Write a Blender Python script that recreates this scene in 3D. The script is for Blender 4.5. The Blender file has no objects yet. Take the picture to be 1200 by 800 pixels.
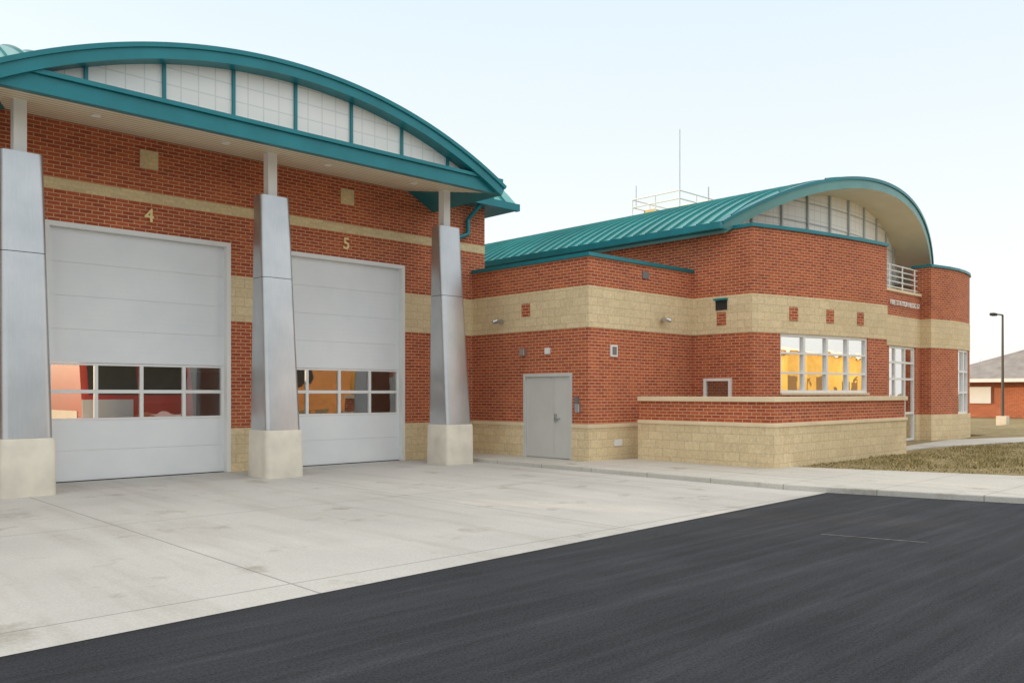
import bpy, math, random
import numpy as np
from mathutils import Vector
random.seed(4); rng=np.random.default_rng(4)
sc=bpy.context.scene
sc.view_settings.view_transform='Standard'; sc.view_settings.look='None'; sc.view_settings.exposure=0

# ------------------------------------------------------------ materials
def newmat(name):
    m=bpy.data.materials.new(name); m.use_nodes=True
    nt=m.node_tree; b=nt.nodes['Principled BSDF']; return m,nt,b
def N(nt,t,**kw):
    n=nt.nodes.new(t)
    for k,v in kw.items(): setattr(n,k,v)
    return n
def mathn(nt,op,a,b=None,clamp=False):
    n=N(nt,'ShaderNodeMath',operation=op); n.use_clamp=clamp
    for i,v in enumerate((a,b)):
        if v is None: continue
        if isinstance(v,(int,float)): n.inputs[i].default_value=v
        else: nt.links.new(v,n.inputs[i])
    return n.outputs[0]
def noise(nt,vec,scale,detail=4,rough=.55):
    n=N(nt,'ShaderNodeTexNoise'); n.inputs['Scale'].default_value=scale
    n.inputs['Detail'].default_value=detail; n.inputs['Roughness'].default_value=rough
    nt.links.new(vec,n.inputs['Vector']); return n.outputs['Fac']
def ramp(nt,fac,p0,c0,p1,c1):
    r=N(nt,'ShaderNodeValToRGB'); e=r.color_ramp.elements
    e[0].position=p0; e[0].color=(*c0,1); e[1].position=p1; e[1].color=(*c1,1)
    nt.links.new(fac,r.inputs[0]); return r.outputs[0]
def mixc(nt,fac,a,b,mode='MIX'):
    n=N(nt,'ShaderNodeMix',data_type='RGBA',blend_type=mode)
    for i,v in ((0,fac),(6,a),(7,b)):
        if isinstance(v,(int,float)): n.inputs[i].default_value=v
        elif isinstance(v,tuple): n.inputs[i].default_value=(*v,1)
        else: nt.links.new(v,n.inputs[i])
    return n.outputs[2]
def bump(nt,b,h,strength=.3,dist=.01):
    n=N(nt,'ShaderNodeBump'); n.inputs['Strength'].default_value=strength; n.inputs['Distance'].default_value=dist
    nt.links.new(h,n.inputs['Height']); nt.links.new(n.outputs[0],b.inputs['Normal'])
def plain(name,col,rough=.6,metal=0,var=.08,vscale=1.5):
    m,nt,b=newmat(name); tc=N(nt,'ShaderNodeTexCoord')
    f=noise(nt,tc.outputs['Object'],vscale,4)
    lo=tuple(max(0,c*(1-var)) for c in col); hi=tuple(min(1,c*(1+var)) for c in col)
    nt.links.new(ramp(nt,f,.3,lo,.7,hi),b.inputs['Base Color'])
    b.inputs['Roughness'].default_value=rough; b.inputs['Metallic'].default_value=metal
    return m
def bricks(name,c1,c2,mort,bw,rh,ms,bstr=.5,var=.18):
    m,nt,b=newmat(name); uv=N(nt,'ShaderNodeUVMap'); tc=N(nt,'ShaderNodeTexCoord')
    t=N(nt,'ShaderNodeTexBrick'); t.inputs['Scale'].default_value=1
    t.inputs['Brick Width'].default_value=bw; t.inputs['Row Height'].default_value=rh
    t.inputs['Mortar Size'].default_value=ms; t.inputs['Mortar Smooth'].default_value=.2
    t.inputs['Color1'].default_value=(*c1,1); t.inputs['Color2'].default_value=(*c2,1); t.inputs['Mortar'].default_value=(*mort,1)
    nt.links.new(uv.outputs[0],t.inputs['Vector'])
    f=noise(nt,tc.outputs['Object'],.7,4); g=noise(nt,tc.outputs['Object'],18,3)
    s=ramp(nt,f,.25,(1-var,)*3,.75,(1+var*.4,)*3); s2=ramp(nt,g,.3,(.86,)*3,.7,(1.08,)*3)
    c=mixc(nt,1.0,t.outputs['Color'],s,'MULTIPLY'); c=mixc(nt,1.0,c,s2,'MULTIPLY')
    nt.links.new(c,b.inputs['Base Color']); b.inputs['Roughness'].default_value=.85
    inv=mathn(nt,'SUBTRACT',1.0,t.outputs['Fac']); h=mathn(nt,'ADD',inv,mathn(nt,'MULTIPLY',g,.4))
    bump(nt,b,h,bstr,.008)
    return m
BRICK=bricks('red_brick',(.56,.125,.040),(.38,.066,.025),(.66,.43,.27),.225,.076,.0085)
CREAM=bricks('buff_block',(.80,.65,.405),(.73,.58,.35),(.59,.46,.29),.41,.2,.007,.35,.1)
BUFFB=bricks('buff_brick',(.80,.65,.36),(.69,.54,.30),(.68,.57,.40),.225,.076,.008,.35,.1)
TEAL=plain('teal_metal',(.010,.20,.235),.38,.15,.12)
TEALROOF=plain('teal_roof_metal',(.050,.31,.31),.32,.35,.16,.6)
TEALPALE=plain('teal_fascia',(.13,.31,.30),.4,.3,.1)
WHITE=plain('white_paint',(.78,.79,.80),.5,0,.03)
FRAME=plain('white_frame',(.82,.82,.80),.4,0,.03)
DOORG=plain('grey_door_paint',(.60,.60,.57),.5,0,.04)
def steelmat():
    m,nt,b=newmat('brushed_steel'); tc=N(nt,'ShaderNodeTexCoord')
    mp=N(nt,'ShaderNodeMapping'); mp.inputs['Scale'].default_value=(22,22,.4); nt.links.new(tc.outputs['Object'],mp.inputs[0])
    f=noise(nt,mp.outputs[0],2,5,.6); g=noise(nt,tc.outputs['Object'],1.3,4)
    c=ramp(nt,g,.3,(.50,.51,.52),.7,(.60,.60,.60)); c=mixc(nt,1.,c,ramp(nt,f,.3,(.95,)*3,.7,(1.03,)*3),'MULTIPLY')
    nt.links.new(c,b.inputs['Base Color']); b.inputs['Metallic'].default_value=.88
    nt.links.new(ramp(nt,f,.3,(.31,)*3,.7,(.36,)*3),b.inputs['Roughness']); return m
STEEL=steelmat()
CONCB=plain('concrete_plinth',(.70,.65,.55),.85,0,.12,2.2)
GOLD=plain('gold_letter',(.80,.62,.28),.4,.2,.05)
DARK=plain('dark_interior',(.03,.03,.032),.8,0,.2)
BLACK=plain('black_rubber',(.02,.02,.02),.7,0,.1)
REDP=plain('red_vehicle_paint',(.70,.03,.02),.3,0,.03)
ROOFFLAT=plain('flat_roof_membrane',(.35,.35,.34),.8,0,.1)
LETTER=plain('white_letter',(.88,.87,.83),.5,0,.03)
def doormat():
    m,nt,b=newmat('sectional_door_steel'); tc=N(nt,'ShaderNodeTexCoord')
    sp=N(nt,'ShaderNodeSeparateXYZ'); nt.links.new(tc.outputs['Object'],sp.inputs[0])
    p=mathn(nt,'PINGPONG',sp.outputs[2],.05); 
    f=noise(nt,tc.outputs['Object'],1.1,5)
    nt.links.new(ramp(nt,f,.3,(.79,.82,.84),.7,(.86,.88,.89)),b.inputs['Base Color'])
    b.inputs['Roughness'].default_value=.45
    bump(nt,b,p,.2,.05); return m
DOOR=doormat()
def panelmat():
    m,nt,b=newmat('translucent_panel'); tc=N(nt,'ShaderNodeTexCoord')
    sp=N(nt,'ShaderNodeSeparateXYZ'); nt.links.new(tc.outputs['Object'],sp.inputs[0])
    a=mathn(nt,'LESS_THAN',mathn(nt,'PINGPONG',sp.outputs[0],.16),.011)
    c=mathn(nt,'LESS_THAN',mathn(nt,'PINGPONG',sp.outputs[2],.15),.011)
    g=mathn(nt,'MAXIMUM',a,c)
    nt.links.new(mixc(nt,g,(.90,.90,.87),(.70,.73,.71)),b.inputs['Base Color'])
    b.inputs['Roughness'].default_value=.4; return m
PANEL=panelmat()
def soffitmat():
    m,nt,b=newmat('soffit_board'); tc=N(nt,'ShaderNodeTexCoord')
    sp=N(nt,'ShaderNodeSeparateXYZ'); nt.links.new(tc.outputs['Object'],sp.inputs[0])
    g=mathn(nt,'LESS_THAN',mathn(nt,'PINGPONG',sp.outputs[1],.11),.022)
    f=noise(nt,tc.outputs['Object'],1.2,4)
    base=ramp(nt,f,.3,(.74,.67,.48),.7,(.82,.75,.56))
    nt.links.new(mixc(nt,g,base,(.26,.23,.17)),b.inputs['Base Color']); b.inputs['Roughness'].default_value=.5
    return m
SOFF=soffitmat()
def concmat(name,base,jx,jy,ox=0,oy=0,var=.14,jw=.012):
    m,nt,b=newmat(name); tc=N(nt,'ShaderNodeTexCoord'); o=tc.outputs['Object']
    sp=N(nt,'ShaderNodeSeparateXYZ'); nt.links.new(o,sp.inputs[0])
    f=noise(nt,o,.35,6,.6); g=noise(nt,o,45,3,.7); h=noise(nt,o,1.1,6,.65)
    c=ramp(nt,f,.3,tuple(v*(1-var) for v in base),.7,tuple(v*(1+var*.5) for v in base))
    c=mixc(nt,1.,c,ramp(nt,g,.3,(.84,)*3,.7,(1.07,)*3),'MULTIPLY')
    c=mixc(nt,1.,c,ramp(nt,h,.27,(.62,.58,.52),.42,(1,1,1)),'MULTIPLY')
    mp=N(nt,'ShaderNodeMapping'); mp.inputs['Scale'].default_value=(2.4,.22,1); nt.links.new(o,mp.inputs[0])
    ty=noise(nt,mp.outputs[0],1.1,5,.6)
    c=mixc(nt,1.,c,ramp(nt,ty,.32,(.88,.87,.85),.52,(1,1,1)),'MULTIPLY')
    a=mathn(nt,'LESS_THAN',mathn(nt,'PINGPONG',mathn(nt,'ADD',sp.outputs[0],ox),jx/2),jw)
    d=mathn(nt,'LESS_THAN',mathn(nt,'PINGPONG',mathn(nt,'ADD',sp.outputs[1],oy),jy/2),jw)
    j=mathn(nt,'MULTIPLY',mathn(nt,'MAXIMUM',a,d),.6)
    nt.links.new(mixc(nt,j,c,tuple(v*.3 for v in base)),b.inputs['Base Color'])
    b.inputs['Roughness'].default_value=.8; bump(nt,b,g,.15,.004); return m
CONC=concmat('apron_concrete',(.565,.55,.52),4.62,4.6,-3.73,-16.0)
WALK=concmat('sidewalk_concrete',(.58,.56,.51),1.5,1.5,0,0,.1,.01)
def asph():
    m,nt,b=newmat('asphalt'); tc=N(nt,'ShaderNodeTexCoord'); o=tc.outputs['Object']
    f=noise(nt,o,.5,6,.6); g=noise(nt,o,48,6,.9)
    mp=N(nt,'ShaderNodeMapping'); mp.inputs['Rotation'].default_value=(0,0,math.radians(-8)); mp.inputs['Scale'].default_value=(.2,3.2,1)
    nt.links.new(o,mp.inputs[0]); s=noise(nt,mp.outputs[0],1.3,9,.72)
    mp2=N(nt,'ShaderNodeMapping'); mp2.inputs['Rotation'].default_value=(0,0,math.radians(-38)); mp2.inputs['Scale'].default_value=(.15,4,1)
    nt.links.new(o,mp2.inputs[0]); s2=noise(nt,mp2.outputs[0],1.0,9,.72)
    c=ramp(nt,f,.3,(.026,.029,.035),.75,(.044,.047,.055))
    c=mixc(nt,1.,c,ramp(nt,s,.42,(.85,)*3,.72,(1.45,)*3),'MULTIPLY')
    c=mixc(nt,1.,c,ramp(nt,s2,.50,(.95,)*3,.72,(1.6,)*3),'MULTIPLY')
    c=mixc(nt,1.,c,ramp(nt,g,.36,(.25,)*3,.66,(2.0,)*3),'MULTIPLY')
    nt.links.new(c,b.inputs['Base Color']); b.inputs['Roughness'].default_value=.88
    b.inputs['Specular IOR Level'].default_value=.3
    bump(nt,b,g,1.0,.012); return m
ASPH=asph()
def grassm(name,a,bb,sc_,mid=None):
    m,nt,b=newmat(name); tc=N(nt,'ShaderNodeTexCoord'); o=tc.outputs['Object']
    f=noise(nt,o,sc_,7,.7); g=noise(nt,o,25,4,.7); h=noise(nt,o,3.5,5,.7)
    c=ramp(nt,f,.32,a,.68,bb); c=mixc(nt,1.,c,ramp(nt,g,.3,(.5,)*3,.7,(1.35,)*3),'MULTIPLY')
    c=mixc(nt,ramp(nt,h,.45,(0,)*3,.62,(.7,)*3),c,(.16,.15,.05))
    nt.links.new(c,b.inputs['Base Color']); b.inputs['Roughness'].default_value=.95
    bump(nt,b,g,.6,.04); return m
GRASS=grassm('dormant_grass',(.24,.18,.08),(.42,.32,.17),.8)
GROUND=grassm('field_ground',(.22,.17,.08),(.36,.27,.15),.12)
BLADE=grassm('grass_blade',(.32,.26,.10),(.56,.44,.22),1.5)
def glassm(name,gl,tint=(.8,.85,.85),rough=.01,bs=.05):
    m,nt,b=newmat(name); out=nt.nodes['Material Output']
    t=N(nt,'ShaderNodeBsdfTransparent'); t.inputs[0].default_value=(*tint,1)
    g=N(nt,'ShaderNodeBsdfGlossy'); g.inputs['Roughness'].default_value=rough; g.inputs['Color'].default_value=(.95,.95,.95,1)
    tc=N(nt,'ShaderNodeTexCoord'); h=noise(nt,tc.outputs['Object'],1.3,2)
    bp=N(nt,'ShaderNodeBump'); bp.inputs['Strength'].default_value=bs; bp.inputs['Distance'].default_value=.03
    nt.links.new(h,bp.inputs['Height']); nt.links.new(bp.outputs[0],g.inputs['Normal'])
    mx=N(nt,'ShaderNodeMixShader'); mx.inputs[0].default_value=gl
    nt.links.new(t.outputs[0],mx.inputs[1]); nt.links.new(g.outputs[0],mx.inputs[2]); nt.links.new(mx.outputs[0],out.inputs[0])
    return m
GLASS=glassm('bay_glass',.34,(.94,.96,.96),bs=.12); GLASSO=glassm('office_glass',.8,bs=.14)

# ------------------------------------------------------------ mesh builder
class MB:
    def __init__(s): s.v=[];s.f=[];s.uv=[]
    def face(s,pts,uv=None):
        i=len(s.v); s.v+= [tuple(p) for p in pts]; s.f.append(tuple(range(i,i+len(pts))))
        if uv is None:
            p=[Vector(q) for q in pts]; n=(p[1]-p[0]).cross(p[2]-p[0])
            if n.length<1e-9 and len(p)>3: n=(p[2]-p[0]).cross(p[3]-p[0])
            n.normalize()
            if abs(n.z)>.75: uv=[(q.x,q.y) for q in p]
            else:
                t=Vector((-n.y,n.x,0)); t.normalize(); uv=[(q.dot(t),q.z) for q in p]
        s.uv+=list(uv)
    def box(s,x0,x1,y0,y1,z0,z1):
        a=[(x0,y0,z0),(x1,y0,z0),(x1,y1,z0),(x0,y1,z0),(x0,y0,z1),(x1,y0,z1),(x1,y1,z1),(x0,y1,z1)]
        for q in ((3,2,1,0),(4,5,6,7),(0,1,5,4),(1,2,6,5),(2,3,7,6),(3,0,4,7)): s.face([a[k] for k in q])
    def beam(s,p,q,r,n=8,r2=None):
        if r2 is None: r2=r
        p=Vector(p);q=Vector(q);d=(q-p).normalized(); a=d.orthogonal().normalized(); b=d.cross(a)
        U=[(a*math.cos(2*math.pi*i/n)+b*math.sin(2*math.pi*i/n)) for i in range(n)]
        A=[p+r*u for u in U]; B=[q+r2*u for u in U]
        for i in range(n): j=(i+1)%n; s.face([A[i],A[j],B[j],B[i]])
        s.face(A[::-1]); s.face(B)
    def ribbon(s,pts,z0,z1,th=.3,off=0):
        P=[Vector(p) for p in pts]; n=len(P); nr=[]
        sn=[]
        for i in range(n-1):
            d=(P[i+1]-P[i]).normalized(); sn.append(Vector((d.y,-d.x)))
        for i in range(n):
            a=sn[max(i-1,0)]; b=sn[min(i,n-2)]
            nr.append((a+b)/(1+a.dot(b)))
        O=[P[i]+nr[i]*off for i in range(n)]; I=[P[i]-nr[i]*th for i in range(n)]
        u=[0]
        for i in range(n-1): u.append(u[-1]+(P[i+1]-P[i]).length)
        u0=P[0].x+P[0].y; u=[x+u0 for x in u]
        f=lambda p,z:(p.x,p.y,z)
        for i in range(n-1):
            s.face([f(O[i],z0),f(O[i+1],z0),f(O[i+1],z1),f(O[i],z1)],[(u[i],z0),(u[i+1],z0),(u[i+1],z1),(u[i],z1)])
            s.face([f(I[i+1],z0),f(I[i],z0),f(I[i],z1),f(I[i+1],z1)])
            s.face([f(O[i],z1),f(O[i+1],z1),f(I[i+1],z1),f(I[i],z1)])
            s.face([f(I[i],z0),f(I[i+1],z0),f(O[i+1],z0),f(O[i],z0)])
        s.face([f(I[0],z0),f(O[0],z0),f(O[0],z1),f(I[0],z1)])
        s.face([f(O[-1],z0),f(I[-1],z0),f(I[-1],z1),f(O[-1],z1)])
    def swap(s): s.v=[(y,x,z) for x,y,z in s.v]; return s
    def obj(s,name,mat,parent=None,smooth=False,bevel=0):
        me=bpy.data.meshes.new(name); me.from_pydata(s.v,[],s.f); me.update()
        ul=me.uv_layers.new(name='UVMap'); ul.data.foreach_set('uv',np.array(s.uv,dtype=np.float32).ravel())
        me.materials.append(mat); o=bpy.data.objects.new(name,me); sc.collection.objects.link(o)
        if parent: o.parent=parent
        if smooth or bevel:
            import bmesh
            bm=bmesh.new(); bm.from_mesh(me); bmesh.ops.remove_doubles(bm,verts=bm.verts,dist=1e-4); bm.to_mesh(me); bm.free()
        if smooth:
            for p in me.polygons: p.use_smooth=True
        if bevel:
            b=o.modifiers.new('bevel','BEVEL'); b.width=bevel; b.segments=2; b.limit_method='ANGLE'
        return o
def empty(name):
    e=bpy.data.objects.new(name,None); sc.collection.objects.link(e); return e
def B(name,mat,parent,*boxes,bevel=0):
    m=MB()
    for b in boxes: m.box(*b)
    return m.obj(name,mat,parent,bevel=bevel)
def text(name,s,size,loc,mat,parent,rot=(math.pi/2,0,0),off=.006):
    c=bpy.data.curves.new(name,'FONT'); c.body=s; c.size=size; c.extrude=.012; c.align_x='CENTER'; c.align_y='CENTER'
    c.offset=off
    o=bpy.data.objects.new(name,c); sc.collection.objects.link(o); o.location=loc; o.rotation_euler=rot; c.materials.append(mat); o.parent=parent
    return o

FS=empty('fire_station')
# ============================================================ APPARATUS BAY
Y0=17.4; YB=28.6
DX=-12.5
XL,XR=-11.9,15.44
D=[(4.45+DX,8.09+DX),(9.07+DX,12.72+DX),(4.45,8.09),(9.07,12.72)]
piers=[(XL,4.45+DX),(8.09+DX,9.07+DX),(12.72+DX,4.45),(8.09,9.07),(12.72,XR)]
m=MB(); mc=MB(); ma=MB()
for a,b in piers:
    ma.box(a-.0,b,Y0-.03,Y0+.35,0,.95)
    m.box(a,b,Y0,Y0+.35,.95,3.27); mc.box(a,b,Y0-.012,Y0+.35,3.27,4.25); m.box(a,b,Y0,Y0+.35,4.25,4.95)
m.box(XL,XR,Y0,Y0+.35,4.95,5.55); m.box(XL,XR,Y0,Y0+.35,5.76,6.95)
for x0,x1 in ((XL,XL+.35),(XR-.35,XR)):
    m.box(x0,x1,Y0+.352,YB,.0,6.95)
# rear wall; unseen open doorway added to let the low sun into the bay
RX0,RX1,RZ=-3.0,5.2,4.9
m.box(XL,RX0,YB,YB+.3,0,6.95); m.box(RX1,XR,YB,YB+.3,0,6.95); m.box(RX0,RX1,YB,YB+.3,RZ,6.95)
RC,RA,RR,RH=23.0,9.5,8.36,6.0
zr=lambda y:RA-RR+math.sqrt(max(0,RR*RR-(y-RC)**2))
ys=[17.4+11.2*i/24 for i in range(25)]
for x in (XL,XR):
    for a,b in zip(ys,ys[1:]):
        m.face([(x,a,6.95),(x,b,6.95),(x,b,max(6.95,zr(b)-.2)),(x,a,max(6.95,zr(a)-.2))])
m.obj('bay_brick_walls',BRICK,FS)
ma.obj('bay_block_base',CREAM,FS); mc.obj('bay_block_band',CREAM,FS)
B('bay_buff_course',BUFFB,FS,(XL,XR,Y0-.012,Y0+.35,5.55,5.76))
B('bay_floor',CONCB,FS,(XL+.36,XR-.36,Y0+.3,YB-.05,-.05,.02))
LIN=plain('bay_interior_paint',(.30,.27,.24),.8,0,.1)
B('bay_interior_lining',LIN,FS,(XL+.36,RX0,YB-.3,YB-.05,.02,6.6),(RX1,XR-.36,YB-.3,YB-.05,.02,6.6),(RX0,RX1,YB-.3,YB-.05,RZ,6.6),(XL+.36,XL+.4,Y0+.4,YB-.3,.02,6.6),(XR-.4,XR-.36,Y0+.4,YB-.3,.02,6.6),(XL+.36,XR-.36,Y0+.4,YB-.3,6.6,6.65))
B('bay_interior_shelving',DARK,FS,(9.2,14.5,YB-1.2,YB-.35,.02,2.4),(XR-1.2,XR-.45,19,26,.02,1.7))
B('bay_wall_blocks',BUFFB,FS,*[(x-.18,x+.18,Y0-.03,Y0-.002,6.24,6.6) for x in (6.36,11.02,6.36+DX,11.02+DX)])
for i,(s_,x) in enumerate((('2',6.36+DX),('3',10.98+DX),('4',6.36),('5',10.98))): text('bay_number_'+s_,s_,.38,(x,Y0-.03,5.28),GOLD,FS)
for k,(a,b) in enumerate(D):
    fr=MB()
    fr.box(a,a+.09,Y0-.02,Y0+.25,0.01,4.95); fr.box(b-.09,b,Y0-.02,Y0+.25,0.01,4.95); fr.box(a+.09,b-.09,Y0-.02,Y0+.25,4.86,4.95)
    fr.obj('overhead_door_frame_%d'%k,FRAME,FS)
    yd=Y0+.14; m=MB(); a2,b2=a+.09,b-.09
    z=.02
    for h in (.58,.58): m.box(a2,b2,yd,yd+.05,z,z+h-.003); z+=h
    zw0=z; z+=1.12; zw1=z
    hs=[(4.86-z)/4]*4
    for h in hs: m.box(a2,b2,yd,yd+.05,z,z+h-.003); z+=h
    m.obj('overhead_door_panels_%d'%k,DOOR,FS,bevel=.002)
    m=MB(); g=MB(); zm=(zw0+zw1)/2
    m.box(a2,b2,yd-.004,yd+.05,zw0,zw0+.045); m.box(a2,b2,yd-.004,yd+.05,zm-.035,zm+.035); m.box(a2,b2,yd-.004,yd+.05,zw1-.05,zw1-.008)
    n=4; w=(b2-a2)/n
    for i in range(n+1):
        x=a2+i*w; h=.035 if 0<i<n else .06
        x0=max(a2,x-h);x1=min(b2,x+h)
        m.box(x0,x1,yd-.007,yd+.047,zw0+.046,zm-.036); m.box(x0,x1,yd-.007,yd+.047,zm+.036,zw1-.051)
    m.obj('overhead_door_sash_%d'%k,FRAME,FS)
    g.face([(a2,yd+.03,zw0),(b2,yd+.03,zw0),(b2,yd+.03,zw1),(a2,yd+.03,zw1)]); g.obj('overhead_door_glass_%d'%k,GLASS,FS)
    B('overhead_door_seal_%d'%k,BLACK,FS,(a2,b2,yd+.005,yd+.045,.006,.02))
def rrect(cx,a,yf,yb,r,n=6):
    out=[]
    for (sx,cy,s0) in ((1,yf+r,-90),(1,yb-r,0),(-1,yb-r,90),(-1,yf+r,180)):
        for i in range(n+1):
            t=math.radians(s0+90*i/n); out.append((cx+sx*(a-r)+r*math.cos(t),cy+r*math.sin(t)))
    return out
def loft(mb,secs,cap=True):
    R=[[(x,y,z) for x,y in s] for s,z in secs]
    for A,Bq in zip(R,R[1:]):
        n=len(A)
        for i in range(n): j=(i+1)%n; mb.face([A[i],A[j],Bq[j],Bq[i]])
    if cap: mb.face(R[0][::-1]); mb.face(R[-1])
for k,cx in enumerate((3.73+DX,8.35+DX,12.97+DX,3.73,8.35,12.97)):
    m=MB(); loft(m,[(rrect(cx,.425,15.45,16.31,.1),0),(rrect(cx,.415,15.46,16.30,.1),.93),(rrect(cx,.395,15.48,16.28,.09),.96)])
    o=m.obj('pylon_base_%d'%k,CONCB,FS,smooth=True); 
    mod=o.modifiers.new('e','EDGE_SPLIT'); mod.split_angle=math.radians(40)
    def sec(z,ins=0):
        t=(z-.96)/4.79; return rrect(cx,.385-.055*t-ins,15.5+.36*t+ins,16.27-.02*t-ins,.11)
    m=MB()
    for z0,z1 in ((.962,4.05),(4.062,5.75)): loft(m,[(sec(z0),z0),(sec(z1),z1)])
    o=m.obj('pylon_cladding_%d'%k,STEEL,FS,smooth=True); mod=o.modifiers.new('e','EDGE_SPLIT'); mod.split_angle=math.radians(40)
    m=MB(); loft(m,[(sec(4.0,.012),4.0),(sec(4.1,.012),4.1)]); m.obj('pylon_joint_%d'%k,BLACK,FS)
    B('pylon_post_%d'%k,FRAME,FS,(cx-.1,cx+.1,16.0,16.2,5.74,6.8))
HS=5.45
def vault(mbt,mbb,mbr,cx,ap,R,th,hs,yf,yb,n=60):
    am=math.asin(hs/R); A=[-am+2*am*i/n for i in range(n+1)]
    T=[(cx+R*math.sin(a),ap-R+R*math.cos(a)) for a in A]; Bt=[(cx+(R-th)*math.sin(a),ap-R+(R-th)*math.cos(a)) for a in A]
    for i in range(n):
        (x0,z0),(x1,z1)=T[i],T[i+1]; (u0,w0),(u1,w1)=Bt[i],Bt[i+1]
        f0,f1=yf(x0),yf(x1)
        mbt.face([(x0,f0,z0),(x1,f1,z1),(x1,yb,z1),(x0,yb,z0)])
        mbb.face([(u1,f1,w1),(u0,f0,w0),(u0,yb,w0),(u1,yb,w1)])
        mbr.face([(u0,f0,w0),(u1,f1,w1),(x1,f1,z1),(x0,f0,z0)])
        mbr.face([(u1,yb,w1),(u0,yb,w0),(x0,yb,z0),(x1,yb,z1)])
    for s,i in ((1,0),(-1,n)):
        q=[(T[i][0],yf(T[i][0]),T[i][1]),(T[i][0],yb,T[i][1]),(Bt[i][0],yb,Bt[i][1]),(Bt[i][0],yf(T[i][0]),Bt[i][1])]
        mbr.face(q if s>0 else q[::-1])
def ribs(mb,cx,ap,R,hs,ylist,yf,hgt=.045,n=40,w=.014):
    am=math.asin(hs/R)
    for y in ylist:
        prev=None
        for i in range(n+1):
            a=-am+2*am*i/n; x=cx+R*math.sin(a)
            if y<yf(x)+.02: prev=None; continue
            lo=(x,ap-R+R*math.cos(a)); hi=(cx+(R+hgt)*math.sin(a),ap-R+(R+hgt)*math.cos(a))
            if prev:
                pl,ph=prev
                mb.face([(pl[0],y-w,pl[1]),(lo[0],y-w,lo[1]),(hi[0],y-w,hi[1]),(ph[0],y-w,ph[1])])
                mb.face([(lo[0],y+w,lo[1]),(pl[0],y+w,pl[1]),(ph[0],y+w,ph[1]),(hi[0],y+w,hi[1])])
                mb.face([(ph[0],y-w,ph[1]),(hi[0],y-w,hi[1]),(hi[0],y+w,hi[1]),(ph[0],y+w,ph[1])])
            prev=(lo,hi)
t,b_,r=MB(),MB(),MB(); vault(t,b_,r,RC,RA,RR,.2,RH,lambda x:XL-.85,16.3)
t.swap().obj('bay_roof',TEALROOF,FS,smooth=True); b_.swap().obj('bay_roof_underside',TEAL,FS); r.swap().obj('bay_roof_fascia',TEAL,FS)
m=MB(); ribs(m,RC,RA,RR,RH,[XL-.8+.42*i for i in range(69)],lambda x:XL-.85,.05); m.swap().obj('bay_roof_seams',TEALROOF,FS)
for kk,CX in enumerate((8.3,8.3+DX)):
    xs=[CX-HS+2*HS*i/60 for i in range(61)]
    t,b_,r=MB(),MB(),MB(); vault(t,b_,r,CX,8.08,11,.24,HS,lambda x:14.75,20.0)
    t.obj('canopy_roof_%d'%kk,TEALROOF,FS); b_.obj('canopy_roof_underside_%d'%kk,TEAL,FS); r.obj('canopy_arch_fascia_%d'%kk,TEAL,FS)
    # folded drip edge on the arch
    m=MB(); am=math.asin(HS/11)
    for i in range(60):
        a0=-am+2*am*i/60;a1=-am+2*am*(i+1)/60
        Q=lambda a,R,y:(CX+R*math.sin(a),y,8.08-11+R*math.cos(a))
        m.face([Q(a0,10.95,14.71),Q(a1,10.95,14.71),Q(a1,11.03,14.71),Q(a0,11.03,14.71)])
        m.face([Q(a0,11.03,14.71),Q(a1,11.03,14.71),Q(a1,11.03,14.9),Q(a0,11.03,14.9)])
        m.face([Q(a1,10.95,14.71),Q(a0,10.95,14.71),Q(a0,10.95,14.75),Q(a1,10.95,14.75)])
    m.obj('canopy_drip_edge_%d'%kk,TEAL,FS)
    m=MB(); ribs(m,CX,8.08,11,HS,[14.8+.42*i for i in range(12)],lambda x:14.75,.03); m.obj('canopy_roof_seams_%d'%kk,TEALROOF,FS)
    B('canopy_chord_fascia_%d'%kk,TEAL,FS,(CX-HS+.02,CX+HS-.02,14.86,15.0,6.48,6.76),(CX-HS+.02,CX+HS-.02,14.80,15.0,6.765,6.84))
    m=MB()
    for x in (CX-HS+.03,CX+HS-.03):
        m.face([(x,15.0,6.5),(x,17.4,6.5),(x,17.4,6.9),(x,15.0,6.8)])
    m.obj('canopy_side_fascia_%d'%kk,TEAL,FS)
    pan=MB(); mu=MB(); yp=15.08
    Ri=10.76
    for i in range(60):
        x0,x1=xs[i],xs[i+1]; z0,z1=[8.08-11+math.sqrt(max(0,Ri*Ri-(x-CX)**2)) for x in (x0,x1)]
        z0=max(z0,6.84);z1=max(z1,6.84)
        if z0>6.85 or z1>6.85: pan.face([(x0,yp,6.8),(x1,yp,6.8),(x1,yp,z1+.04),(x0,yp,z0+.04)])
    pan.obj('canopy_translucent_panels_%d'%kk,PANEL,FS)
    for k in range(-3,4):
        x=CX+.05+1.29*k; z=8.08-11+math.sqrt(Ri*Ri-(x-CX)**2)
        if z>6.9: mu.box(x-.028,x+.028,yp-.05,yp-.002,6.842,z)
    mu.obj('canopy_mullions_%d'%kk,TEAL,FS)
    m=MB(); m.face([(CX-HS+.04,17.41,6.86),(CX+HS-.04,17.41,6.86),(CX+HS-.04,14.95,6.5),(CX-HS+.04,14.95,6.5)])
    m.obj('canopy_soffit_%d'%kk,SOFF,FS)
    m=MB()
    for x in (4.9,7.3,9.6,11.9):
        y=15.9; z=6.5+(y-14.95)*.1463
        m.beam((x+CX-8.3,y,z-.02),(x+CX-8.3,y,z+.05),.08,16)
    m.obj('soffit_downlights_%d'%kk,FRAME,FS)
m=MB()
for a,b in ((13.76,16.3),(8.3+DX+HS,2.84),(XL-.85,8.3+DX-HS)):
    m.box(a,b,16.88,17.02,6.78,6.97)
m.obj('eave_gutters',TEAL,FS)
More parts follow.
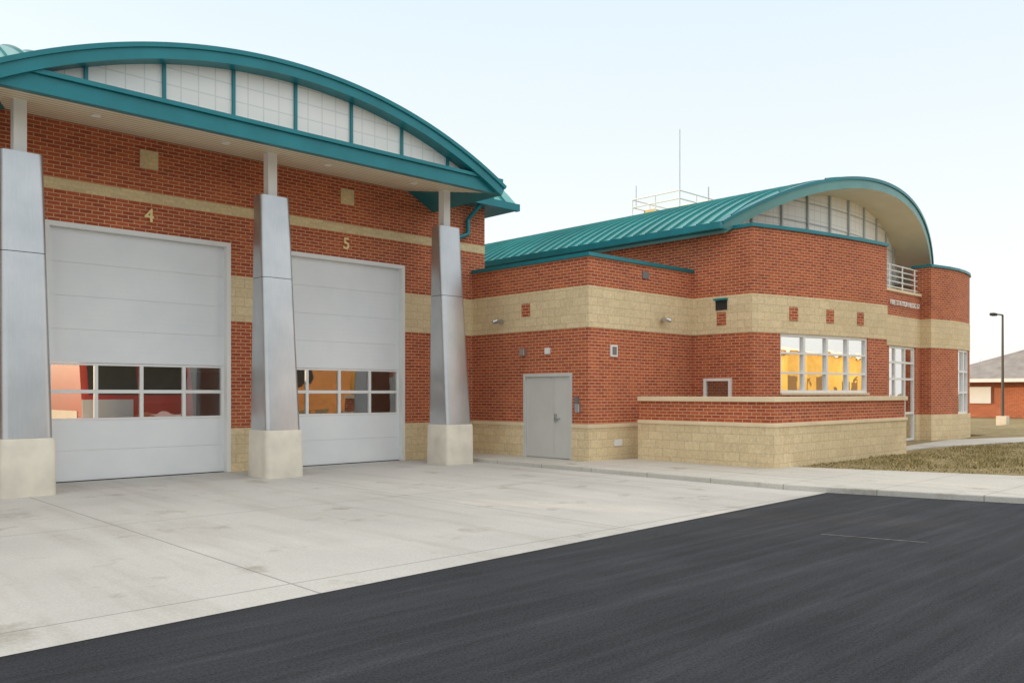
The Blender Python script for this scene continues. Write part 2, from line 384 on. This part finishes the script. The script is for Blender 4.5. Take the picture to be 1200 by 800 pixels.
B('eave_soffit',TEAL,FS,(13.76,16.28,17.02,Y0-.002,6.80,6.84),(XR+.002,16.28,Y0,YB+.4,6.80,6.84))
m=MB(); m.beam((14.9,16.98,6.75),(14.75,17.3,6.4),.055); m.beam((14.75,17.3,6.4),(14.75,17.3,6.0),.055); m.beam((14.75,17.3,6.0),(14.2,17.3,5.78),.055); m.beam((14.2,17.3,5.78),(14.2,17.3,5.02),.055)
m.obj('downspout',TEAL,FS)

# ============================================================ LINK BLOCK
BX,BY=15.0,13.2; WX=19.27
def layered(segs_full, lowsegs, ztop, nm, coping=TEAL, base=.97,b0=3.28,b1=4.27):
    m=MB(); m.ribbon(segs_full,b0,b1,.3,.014); m.obj(nm+'_block_band',CREAM,FS)
    m=MB(); m.ribbon(segs_full,b1,ztop,.3,0)
    for p,z0,z1 in lowsegs: m.ribbon(p,z0,z1,.3,0)
    m.obj(nm+'_brick',BRICK,FS)
    m=MB(); m.ribbon(segs_full,ztop,ztop+.09,.34,.05); m.obj(nm+'_coping',coping,FS)
d0,d1=15.40,13.72
full=[(BX,17.39),(BX,BY),(WX-.002,BY)]
layered(full,[([(BX,17.39),(BX,d0)],.97,3.28),([(BX,d1),(BX,BY),(WX-.002,BY)],.97,3.28),([(BX,d0),(BX,d1)],2.2,3.28)],4.96,'link')
m=MB()
for p in ([(BX,17.36),(BX,d0)],[(BX,d1),(BX,BY),(WX-.002,BY)]):
    m.ribbon(p,0,.88,.3,.025); 
m.obj('link_block_base',CREAM,FS)
CAST=plain('cast_stone',(.78,.64,.43),.8)
m=MB()
for p in ([(BX,17.36),(BX,d0)],[(BX,d1),(BX,BY),(WX-.002,BY)]): m.ribbon(p,.88,.97,.3,.045)
m.obj('link_base_cap',CAST,FS)
B('link_flat_roof',ROOFFLAT,FS,(BX+.3,WX,BY+.3,34,4.6,4.7))
B('link_rear_wall',BRICK,FS,(XR+.01,WX-.01,33.7,34,0,4.96))
fr=MB(); fr.box(BX-.02,BX+.15,d0-.07,d0,.1,2.2); fr.box(BX-.02,BX+.15,d1,d1+.07,.1,2.2); fr.box(BX-.02,BX+.15,d1+.07,d0-.07,2.12,2.2)
fr.obj('service_door_frame',DOORG,FS)
dm=(d0+d1)/2
B('service_door_leaves',DOORG,FS,(BX+.03,BX+.08,d1+.075,dm-.2-.003,.11,2.115),(BX+.03,BX+.08,dm-.2+.003,d0-.075,.11,2.115),bevel=.004)
B('service_door_hardware',STEEL,FS,(BX-.03,BX+.028,dm-.30,dm-.26,1.0,1.2),(BX-.03,BX+.028,dm-.42,dm-.26,1.07,1.10),bevel=.005)
B('wall_vents_white',FRAME,FS,(15.78,16.02,BY-.05,BY-.002,2.6,2.88),(BX-.06,BX-.002,14.45,14.6,2.68,2.83),(15.9,16.2,BY-.05,BY-.03,.42,.58))
B('wall_vents_dark',plain('vent_grille_grey',(.18,.18,.18),.6),FS,(15.82,15.98,BY-.056,BY-.051,2.64,2.84),(17.05,17.3,BY-.03,BY-.002,4.62,4.80),(BX-.04,BX-.002,13.5,13.62,1.3,1.62))
B('wall_fixture_grey',STEEL,FS,(BX-.12,BX-.002,15.28,15.45,2.66,2.84),(BX-.1,BX-.002,13.42,13.56,1.25,1.45),bevel=.01)
B('link_red_inset',BRICK,FS,(BX-.03,BX-.016,15.15,15.45,3.66,3.98))
m=MB()
def flood(x,y,z,dx,dy):
    m.beam((x,y,z),(x+dx*.08,y+dy*.08,z),.05,10)
    tx,ty=-dy,dx
    for s in (-1,1):
        p=Vector((x+dx*.1+tx*.08*s,y+dy*.1+ty*.08*s,z+.02)); m.beam(p,p+Vector((dx*.1+tx*.05*s,dy*.1+ty*.05*s,-.04)),.055,12)
flood(BX-.02,16.2,3.58,-1,0); flood(17.85,BY-.02,3.6,0,-1)
m.obj('twin_floodlights',STEEL,FS)

# ============================================================ OFFICE WING
def bow(x0,x1,n=10):
    out=[]
    for i in range(n+1):
        x=x0+(x1-x0)*i/n; out.append((x,37.16-math.sqrt(729-(x-27.36)**2)))
    return out
BE=24.8
A=(WX,30); full=[A]+bow(WX,BE,16)+[(BE,11.8)]
w0,w1=20.2,23.8
layered(full,[([A]+bow(WX,w0,4),.97,3.28),(bow(w1,BE,4)+[(BE,11.8)],.97,3.28),(bow(w0,w1,10),.97,1.66)],5.98,'wing')
m=MB(); m.ribbon(full,0,.88,.3,.025); m.obj('wing_block_base',CREAM,FS)
m=MB(); m.ribbon(full,.88,.97,.3,.045); m.ribbon(bow(w0,w1,10),1.66,1.72,.2,.05); m.obj('wing_base_cap',CAST,FS)
m=MB(); m.ribbon(bow(w0,w1,10),1.72,3.28,.12,-.10); m.obj('office_window_glass',GLASSO,FS)
m=MB()
for z0,z1 in ((1.72,1.79),(2.22,2.27),(2.74,2.79),(3.2,3.279)): m.ribbon(bow(w0,w1,10),z0,z1,.14,-.04)
for k in range(5):
    x=w0+(w1-w0)*k/4; x0=max(w0,x-.035); x1=min(w1,x+.035)
    if k==0:x1+=.03
    if k==4:x0-=.03
    m.ribbon(bow(x0,x1,1),1.721,3.278,.135,-.035)
m.obj('office_window_frame',FRAME,FS)
B('office_interior',DARK,FS,(19.7,24.3,13.5,13.6,.1,3.3))
B('office_blinds',plain('pale_interior',(.35,.30,.22),.8),FS,(19.6,24.4,12.9,12.92,2.4,3.25))
m=MB()
for x in (20.65,22.05,23.4): m.ribbon(bow(x-.15,x+.15,1),3.62,3.98,.0,.03)
m.obj('wing_red_insets',BRICK,FS)
B('wing_wall_louver',BLACK,FS,(WX-.04,WX-.016,12.12,12.46,3.9,4.15))
B('side_window_glass',glassm('side_glass',.3),FS,(WX-.03,WX-.02,12.06,12.74,1.42,2.03))
B('side_window_backing',plain('red_brown_blind',(.16,.06,.04),.8),FS,(WX-.016,WX-.003,12.06,12.74,1.42,2.03))
B('wing_wall_inset',BRICK,FS,(WX-.03,WX-.016,12.15,12.43,3.5,3.84))
B('wing_vent_hood',TEAL,FS,(WX-.12,WX-.002,12.1,12.48,4.15,4.2))
B('side_window_frame',FRAME,FS,(WX-.07,WX-.002,11.98,12.06,1.4,2.1),(WX-.07,WX-.002,12.74,12.82,1.4,2.1),(WX-.07,WX-.002,12.06,12.74,2.03,2.1))
EY=11.45
B('entrance_brick',BRICK,FS,(BE+.01,27.8,EY,EY+.3,.97,3.28),(30.0,30.6,EY,EY+.3,.97,3.28),(BE+.01,30.39,EY,EY+.3,4.27,5.05))
B('entrance_block',CREAM,FS,(BE+.01,30.39,EY-.014,EY+.3,3.28,4.27),(BE+.01,27.8,EY-.02,EY+.3,0,.97),(30.0,30.39,EY-.02,EY+.3,0,.97))
B('entrance_parapet_cap',CAST,FS,(BE+.01,30.39,EY-.05,EY+.34,5.05,5.14))
m=MB(); 
for x in (27.85,28.4,29.2,29.97): m.box(x-.04,x+.04,EY+.05,EY+.13,.1,3.27)
for z in (.1,1.0,2.15,2.7,3.2): m.box(27.89,29.93,EY+.055,EY+.125,z,z+.07)
m.obj('entrance_door_frame',FRAME,FS)
m=MB(); m.face([(27.8,EY+.1,.1),(30,EY+.1,.1),(30,EY+.1,3.25),(27.8,EY+.1,3.25)]); m.obj('entrance_glass',GLASSO,FS)
B('entrance_interior',DARK,FS,(27,30.2,13.8,13.9,.1,3.3))
text('station_sign_letters','FIRE STATION BLDG 57',.235,(28.98,EY-.05,4.68),LETTER,FS,off=.001)
m=MB()
for i in range(5): m.beam((BE+.1,EY+.1,5.24+.18*i),(30.4,EY+.1,5.24+.18*i),.022)
for i in range(6): m.beam((BE+.15+1.04*i,EY+.1,5.14),(BE+.15+1.04*i,EY+.1,5.98),.025)
m.obj('balcony_railing',FRAME,FS)
T1=[(30.4,11.75),(30.4,11.1),(31.5,10.88),(32.2,10.83)]; T2=[(33.6,10.94),(34.2,11.1),(34.9,11.5),(35.4,12.2),(35.6,13.2),(35.6,30)]
TF=T1+[(32.9,10.85)]+T2; TW=[T1[-1],(32.9,10.85),T2[0]]
layered(TF,[(T1,.97,3.28),(T2,.97,3.28)],6.06,'turret')
m=MB(); m.ribbon(TF,0,.97,.3,.03); m.obj('turret_block_base',CREAM,FS)
m=MB(); m.ribbon(TW,.97,3.28,.12,-.1); m.obj('turret_glass',GLASSO,FS)
m=MB()
for z in (.97,1.7,2.45,3.2): m.ribbon(TW,z,z+.07,.14,-.04)
for q in ([(32.2,10.83),(32.3,10.832)],[(32.85,10.848),(32.95,10.852)],[(33.5,10.93),(33.6,10.94)]): m.ribbon(q,.98,3.27,.135,-.035)
m.obj('turret_window_frame',FRAME,FS)
B('turret_interior',DARK,FS,(31,35,12.5,12.6,.1,3.3))
B('terrace_deck',ROOFFLAT,FS,(WX+.3,BE-.3,11.6,13,5.6,5.7),(BE+.3,31,EY+.3,14,4.8,4.9),(30.8,35.2,12.3,14,5.6,5.7))
B('wing_rear_wall',BRICK,FS,(WX,35.6,30.0,30.3,0,6.0))
VC=26.0; VA=8.1; VR=13.9; VH=7.15
yr=lambda x:10.75+(x-26)**2*.025
t,b_,r=MB(),MB(),MB(); vault(t,b_,r,VC,VA,VR,.30,VH,yr,30.8)
t.obj('wing_roof',TEALROOF,FS,smooth=True); b_.obj('wing_roof_soffit',plain('cream_soffit',(.80,.73,.54),.5,0,.05),FS,smooth=True); r.obj('wing_roof_rim',TEALPALE,FS)
m=MB(); ribs(m,VC,VA,VR,VH,[11.1+.42*i for i in range(47)],yr,.06); m.obj('wing_roof_seams',TEALROOF,FS)
m=MB()
am=math.asin(VH/VR)
for i in range(60):
    a0=-am+2*am*i/60;a1=-am+2*am*(i+1)/60
    P=lambda a,R,dy:(VC+R*math.sin(a),yr(VC+VR*math.sin(a))+dy,VA-VR+R*math.cos(a))
    m.face([P(a0,VR-.06,-.04),P(a1,VR-.06,-.04),P(a1,VR+.03,-.04),P(a0,VR+.03,-.04)])
    m.face([P(a0,VR+.03,-.04),P(a1,VR+.03,-.04),P(a1,VR+.03,.2),P(a0,VR+.03,.2)])
    m.face([P(a1,VR-.06,-.04),P(a0,VR-.06,-.04),P(a0,VR-.06,.0),P(a1,VR-.06,.0)])
m.obj('wing_roof_drip_edge',TEAL,FS)
pan=MB(); mu=MB(); Ri=VR-.29; yg=lambda x:yr(x)+1.25
X=[19.4+13.3*i/60 for i in range(61)]
zt=lambda x:VA-VR+math.sqrt(Ri*Ri-(x-VC)**2)
for x0,x1 in zip(X,X[1:]): pan.face([(x0,yg(x0),4.9),(x1,yg(x1),4.9),(x1,yg(x1),max(5,zt(x1)+.03)),(x0,yg(x0),max(5,zt(x0)+.03))])
pan.obj('gable_translucent_panels',PANEL,FS)
for k in range(-5,6):
    x=VC+1.2*k
    mu.box(x-.03,x+.03,yg(x)-.06,yg(x)-.012,4.92,zt(x)-.0)
for x0,x1 in zip(X,X[1:]):
    xm=(x0+x1)/2
    for z in (6.75,7.35):
        if z<zt(xm): mu.face([(x0,yg(x0)-.02,z),(x1,yg(x1)-.02,z),(x1,yg(x1)-.02,z+.04),(x0,yg(x0)-.02,z+.04)])
mu.obj('gable_mullions',plain('pale_mullion',(.52,.56,.55),.5),FS)
B('wing_eave_gutter',TEAL,FS,(18.72,18.9,12.0,30.7,5.95,6.12),(33.1,33.28,12.0,30.7,5.95,6.12))
B('wing_eave_soffit',TEAL,FS,(18.9,WX+.1,12.0,30.7,5.93,5.975))
m=MB()
x0,x1,y0,y1=26.0,28.2,18.4,20.6
for z in (8.6,8.95,9.25):
    for p,q in (((x0,y0),(x1,y0)),((x1,y0),(x1,y1)),((x1,y1),(x0,y1)),((x0,y1),(x0,y0))): m.beam((*p,z),(*q,z),.025,6)
for p in ((x0,y0),(x1,y0),(x1,y1),(x0,y1),((x0+x1)/2,y0),((x0+x1)/2,y1),(x0,(y0+y1)/2),(x1,(y0+y1)/2)): m.beam((*p,7.9),(*p,9.25),.025,6)
m.obj('roof_platform_railing',FRAME,FS)
B('roof_platform_deck',plain('yellow_steel',(.6,.45,.2),.6),FS,(x0,x1,y0,y1,8.2,8.3),(x0+.2,x0+.7,y1-.9,y1-.4,8.3,8.8))
m=MB(); m.beam((27.3,19.3,8.2),(27.3,19.3,12.0),.022,6); m.beam((x0+.1,y1-.1,8.9),(x0+.1,y1-.1,9.8),.02,6); m.beam((22,14.5,7.4),(22,14.5,8.0),.02,6)
m.obj('radio_antenna',STEEL,FS)

# ============================================================ LOW WALL
m=MB(); lw=[(16.4,12.8),(16.4,9.18),(23.3,9.18),(23.3,10.05)]
LW=empty('brick_garden_wall')
m.ribbon(lw,0,.98,.4,.03); m.obj('block_base',CREAM,LW)
m=MB(); m.ribbon(lw,.98,1.06,.42,.06); m.ribbon(lw,1.52,1.63,.44,.06); m.obj('stone_caps',CAST,LW,bevel=.008)
m=MB(); m.ribbon(lw,1.06,1.52,.4,0); m.obj('brick_course',BRICK,LW)

# ============================================================ GROUND
def poly(name,pts,z,mat,h=0,bevel=0):
    m=MB(); top=[(x,y,z) for x,y in pts]
    m.face(top)
    if h:
        bot=[(x,y,z-h) for x,y in pts]; n=len(pts)
        for i in range(n): j=(i+1)%n; m.face([bot[i],bot[j],top[j],top[i]])
    return m.obj(name,mat,None,bevel=bevel)
poly('ground',[(-900,-900),(900,-900),(900,900),(-900,900)],-.01,GROUND)
poly('asphalt_parking_lot',[(-60,-34),(24,-34),(17.2,-4),(14.0,7.2),(13.9,30),(-60,30)],0,ASPH)
poly('concrete_apron',[(-40,4.4),(13.86,6.75),(13.8,17.5),(-40,17.5)],.005,CONC)
poly('chalk_marking',[(9.68,4.80),(9.73,4.81),(10.05,3.7),(10.01,3.68)],.004,plain('worn_chalk',(.13,.13,.13),.9,0,.7,9))
poly('sidewalk',[(13.72,17.35),(13.72,7.4),(13.9,6.6),(14.66,4.0),(17.2,-5),(25.0,-33),(27.5,-33),(20.9,-3),(18.5,5.0),(17.1,9.3),(17,12.9),(15.2,13.3),(15.2,17.35)],.1,WALK,.14,bevel=.02)
poly('entrance_path',[(23.7,9.6),(26.5,9.6),(31.5,8.5),(45,4.5),(70,-2),(72,0),(46,6.6),(34.3,9.6),(31,10.7),(23.7,10.1)],.112,WALK,.1)
poly('lawn',[(27.5,-33),(90,-33),(90,14),(36,14),(35.9,11),(17.0,12.5),(17.08,9.3),(18.48,5.0),(20.9,-3)],.085,GRASS,.08)
n=60000
d=17+ (rng.random(n)**.9)*22; tt=rng.uniform(.30,.72,n); rr=d*tt
gx=.6877*d+.726*rr; gy=.726*d-.6877*rr
inner=np.interp(gy,[-33,-3,5,9.3],[27.5,20.9,18.5,17.1])
ok=(gx>inner+.03)&(gy<9.1)&(gx<60)
pn=np.interp(gx,[23.7,26.5,31.5,45],[9.6,9.6,8.5,4.5]); pf=np.interp(gx,[23.7,31,34.3,46],[10.1,10.7,9.6,6.6])
ok&=~((gy>pn)&(gy<pf)&(gx>23.6))
dens=.5+.5*np.sin(gx*1.7+np.sin(gy*2.1)*1.5)*np.sin(gy*1.9+gx*.6)
ok&=(rng.random(n)<.25+.75*dens)
gx=gx[ok];gy=gy[ok];dn=dens[ok];n=len(gx)
ang=rng.uniform(0,6.28,n); hh=rng.uniform(.03,.07,n)*(.6+dn); ww=rng.uniform(.008,.02,n); lx=rng.normal(0,.04,n);ly=rng.normal(0,.04,n)
V=np.zeros((n,3,3)); V[:,0]=np.c_[gx-ww*np.cos(ang),gy-ww*np.sin(ang),np.full(n,.083)]; V[:,1]=np.c_[gx+ww*np.cos(ang),gy+ww*np.sin(ang),np.full(n,.083)]
V[:,2]=np.c_[gx+lx,gy+ly,.083+hh]
me=bpy.data.meshes.new('lawn_grass'); me.from_pydata(V.reshape(-1,3).tolist(),[],np.arange(3*n).reshape(-1,3).tolist()); me.materials.append(BLADE)
o=bpy.data.objects.new('lawn_grass',me); sc.collection.objects.link(o)

# ============================================================ FIRE ENGINE inside the bay
FC=empty('fire_engine')
cx=6.4; y0=17.98; W=1.12
m=MB()
prof=[(0,.5),(-.02,1.5),(.22,2.72),(2.6,2.78),(2.6,.5)]
L=[(cx-W,y0+y,z) for y,z in prof]; R_=[(cx+W,y0+y,z) for y,z in prof]
m.face(L); m.face(R_[::-1])
for i in range(len(L)): j=(i+1)%len(L); m.face([L[j],L[i],R_[i],R_[j]])
m.box(cx-W,cx+W,y0+2.75,y0+8.2,.55,2.85)
m.obj('cab_and_body',REDP,FC,bevel=.05)
B('white_stripe',WHITE,FC,(cx-W-.01,cx-.15,y0-.035,y0-.012,1.22,1.58),(cx-W-.012,cx-W-.002,y0+.3,y0+8,1.1,1.35),(cx+W+.002,cx+W+.012,y0+.3,y0+8,1.1,1.35))
m=MB()
for s in (-1,1):
    xa,xb=(cx-W+.12,cx-.05) if s<0 else (cx+.05,cx+W-.12)
    m.face([(xa,y0-.01,1.68),(xb,y0-.01,1.68),(xb,y0+.16,2.5),(xa,y0+.16,2.5)])
m.obj('windscreen',BLACK,FC)
B('bumper_and_grille',STEEL,FC,(cx-W-.05,cx+W+.05,y0-.3,y0-.02,.45,.75),(cx-.45,cx+.45,y0-.04,y0-.022,.85,1.18))
B('headlights',WHITE,FC,(cx-W+.08,cx-W+.5,y0-.05,y0-.021,.9,1.1),(cx+W-.5,cx+W-.08,y0-.05,y0-.021,.9,1.1),bevel=.01)
B('light_bar',WHITE,FC,(cx-.8,cx+.8,y0+.5,y0+.8,2.78,2.95),bevel=.02)
m=MB()
for sx in (-1,1):
    for y in (1.3,6.6): m.beam((cx+sx*(W+.02),y0+y,.52),(cx+sx*(W-.3),y0+y,.52),.5,24)
m.obj('wheels',BLACK,FC)

# ============================================================ DISTANCE
HB=empty('low_brick_building')
m=MB(); m.box(66,96,8,24,0,2.7); m.obj('walls',BRICK,HB)
m=MB(); hx0,hx1,hy0,hy1=65,97,7,25
a,b,c,dd=(hx0,hy0,2.7),(hx1,hy0,2.7),(hx1,hy1,2.7),(hx0,hy1,2.7); e=(hx0+7,16,6.0); f=(hx1-7,16,6.0)
m.face([a,b,f,e]); m.face([b,c,f]); m.face([c,dd,e,f]); m.face([dd,a,e]); m.face([dd,c,b,a])
m.obj('hip_roof',plain('grey_shingle',(.27,.25,.24),.9,0,.2),HB)
B('roof_fascia',FRAME,HB,(64.9,64.99,7,25,2.5,2.75))
B('entrance_doors',FRAME,HB,(65.9,65.99,15,17,0,2.4),(65.9,65.99,20,22,1,2.2))
B('chimney',BRICK,HB,(74,76,14,16,4,6.8))
SL=empty('street_lamp')
m=MB(); m.beam((50,14.6,0),(50,14.6,5.9),.08,10,.05); m.beam((50,14.6,5.9),(49.7,14.9,5.95),.04,8); m.obj('pole',plain('bronze_pole',(.10,.09,.08),.5,.3),SL)
B('lamp_head',DARK,SL,(49.35,49.85,14.8,15.05,5.85,6.0),bevel=.03)
B('footing',CONCB,SL,(49.75,50.25,14.35,14.85,0,.5))
OB=empty('opposite_brick_building')
ORB=bricks('orange_brick',(.60,.25,.07),(.50,.20,.05),(.5,.35,.2),.3,.1,.01)
m=MB(); m.box(29.5,45.5,-48,-36,0,8); m.obj('walls',ORB,OB); B('window_band',DARK,OB,(31,33,-35.99,-35.95,2.6,4.5),(38,41,-35.99,-35.95,2.6,4.5)); B('roof_slab',ROOFFLAT,OB,(29.3,45.8,-48.4,-35.6,8,8.3))
DS=empty('reflection_dark_shed')  # added unseen dark mass, keeps the bay door glass reflections dark
B('walls',plain('dark_reflection_cladding',(.018,.022,.018),.8,0,.3),DS,(-6,29,-48,-36.5,0,7)); B('roof_slab',ROOFFLAT,DS,(-6.3,29.15,-48.3,-36.2,7,7.2)); B('shed_doors',plain('dull_green_door',(.05,.06,.05),.7),DS,(2,6,-36.48,-36.44,0,4),(10,14,-36.48,-36.44,0,4))
GB=empty('opposite_stucco_building')
m=MB(); m.box(49,96,-52,-38,0,5.6); m.obj('walls',plain('golden_stucco',(.72,.46,.12),.8,0,.3,.25),GB)
B('window_band',plain('tinted_window',(.22,.14,.06),.3),GB,*[(52+5*i,54+5*i,-37.99,-37.95,1.4,3.2) for i in range(8)]); B('cornice',FRAME,GB,(48.6,96.4,-52.4,-37.6,5.6,5.9))
m=MB(); 
for k in range(260):
    a=random.uniform(-30,70); R=random.uniform(210,260); x=R*math.sin(math.radians(a+20)); y=R*math.cos(math.radians(a+20)); h=random.uniform(4,9); w=random.uniform(3,6)
    for q in range(10):
        c=Vector((x+random.uniform(-w,w),y+random.uniform(-w,w),random.uniform(.2,1)*h)); s=random.uniform(1,2.4)
        pts=[c+Vector((random.gauss(0,s),random.gauss(0,s),random.gauss(0,s))) for _ in range(3)]; m.face(pts)
        pts=[c+Vector((random.gauss(0,s),random.gauss(0,s),random.gauss(0,s))) for _ in range(4)]; m.face(pts)
m.obj('distant_treeline',plain('bare_tree_foliage',(.14,.11,.08),.9,0,.3,.1))

# ============================================================ LIGHT
EL=8.5; AZ=-26   # clockwise from +Y toward +X : low sun behind the station
w=bpy.data.worlds.new('World'); sc.world=w; w.use_nodes=True; nt=w.node_tree
sky=nt.nodes.new('ShaderNodeTexSky'); sky.sky_type='NISHITA'; sky.sun_disc=False
sky.sun_elevation=math.radians(EL); sky.sun_rotation=math.radians(AZ%360); sky.air_density=1.0; sky.dust_density=2; sky.ozone_density=1.0
bg=nt.nodes['Background']; bg.inputs[1].default_value=.15
# thin high haze: whitens the horizon, brightest overhead
tc=N(nt,'ShaderNodeTexCoord'); sp=N(nt,'ShaderNodeSeparateXYZ'); nt.links.new(tc.outputs['Generated'],sp.inputs[0])
rn=N(nt,'ShaderNodeValToRGB'); e=rn.color_ramp.elements; nt.links.new(sp.outputs[2],rn.inputs[0])
e[0].position=0; e[0].color=(.66,.645,.615,1); e[1].position=.42; e[1].color=(.49,.56,.62,1)
q=rn.color_ramp.elements.new(.75); q.color=(1.0,.965,.90,1)
hz=mixc(nt,1.0,rn.outputs[0],(13.0,13.0,13.0),'MULTIPLY')
haze=mixc(nt,.80,sky.outputs[0],hz); nt.links.new(haze,bg.inputs[0])
sl=bpy.data.lights.new('sun','SUN'); sl.energy=4; sl.angle=math.radians(.5); sl.color=(1,.74,.46)
so=bpy.data.objects.new('sun',sl); sc.collection.objects.link(so)
dirv=Vector((math.sin(math.radians(AZ))*math.cos(math.radians(EL)),math.cos(math.radians(AZ))*math.cos(math.radians(EL)),math.sin(math.radians(EL))))
so.rotation_euler=dirv.to_track_quat('Z','Y').to_euler(); so.location=(0,0,50)

cam=bpy.data.cameras.new('camera'); co=bpy.data.objects.new('camera',cam); sc.collection.objects.link(co)
co.location=(0,0,1.7); co.rotation_euler=(math.pi/2,0,math.radians(-43.45)); cam.lens=29.55; cam.sensor_width=36
cam.shift_y=.0508; cam.clip_start=.1; cam.clip_end=3000; sc.camera=co
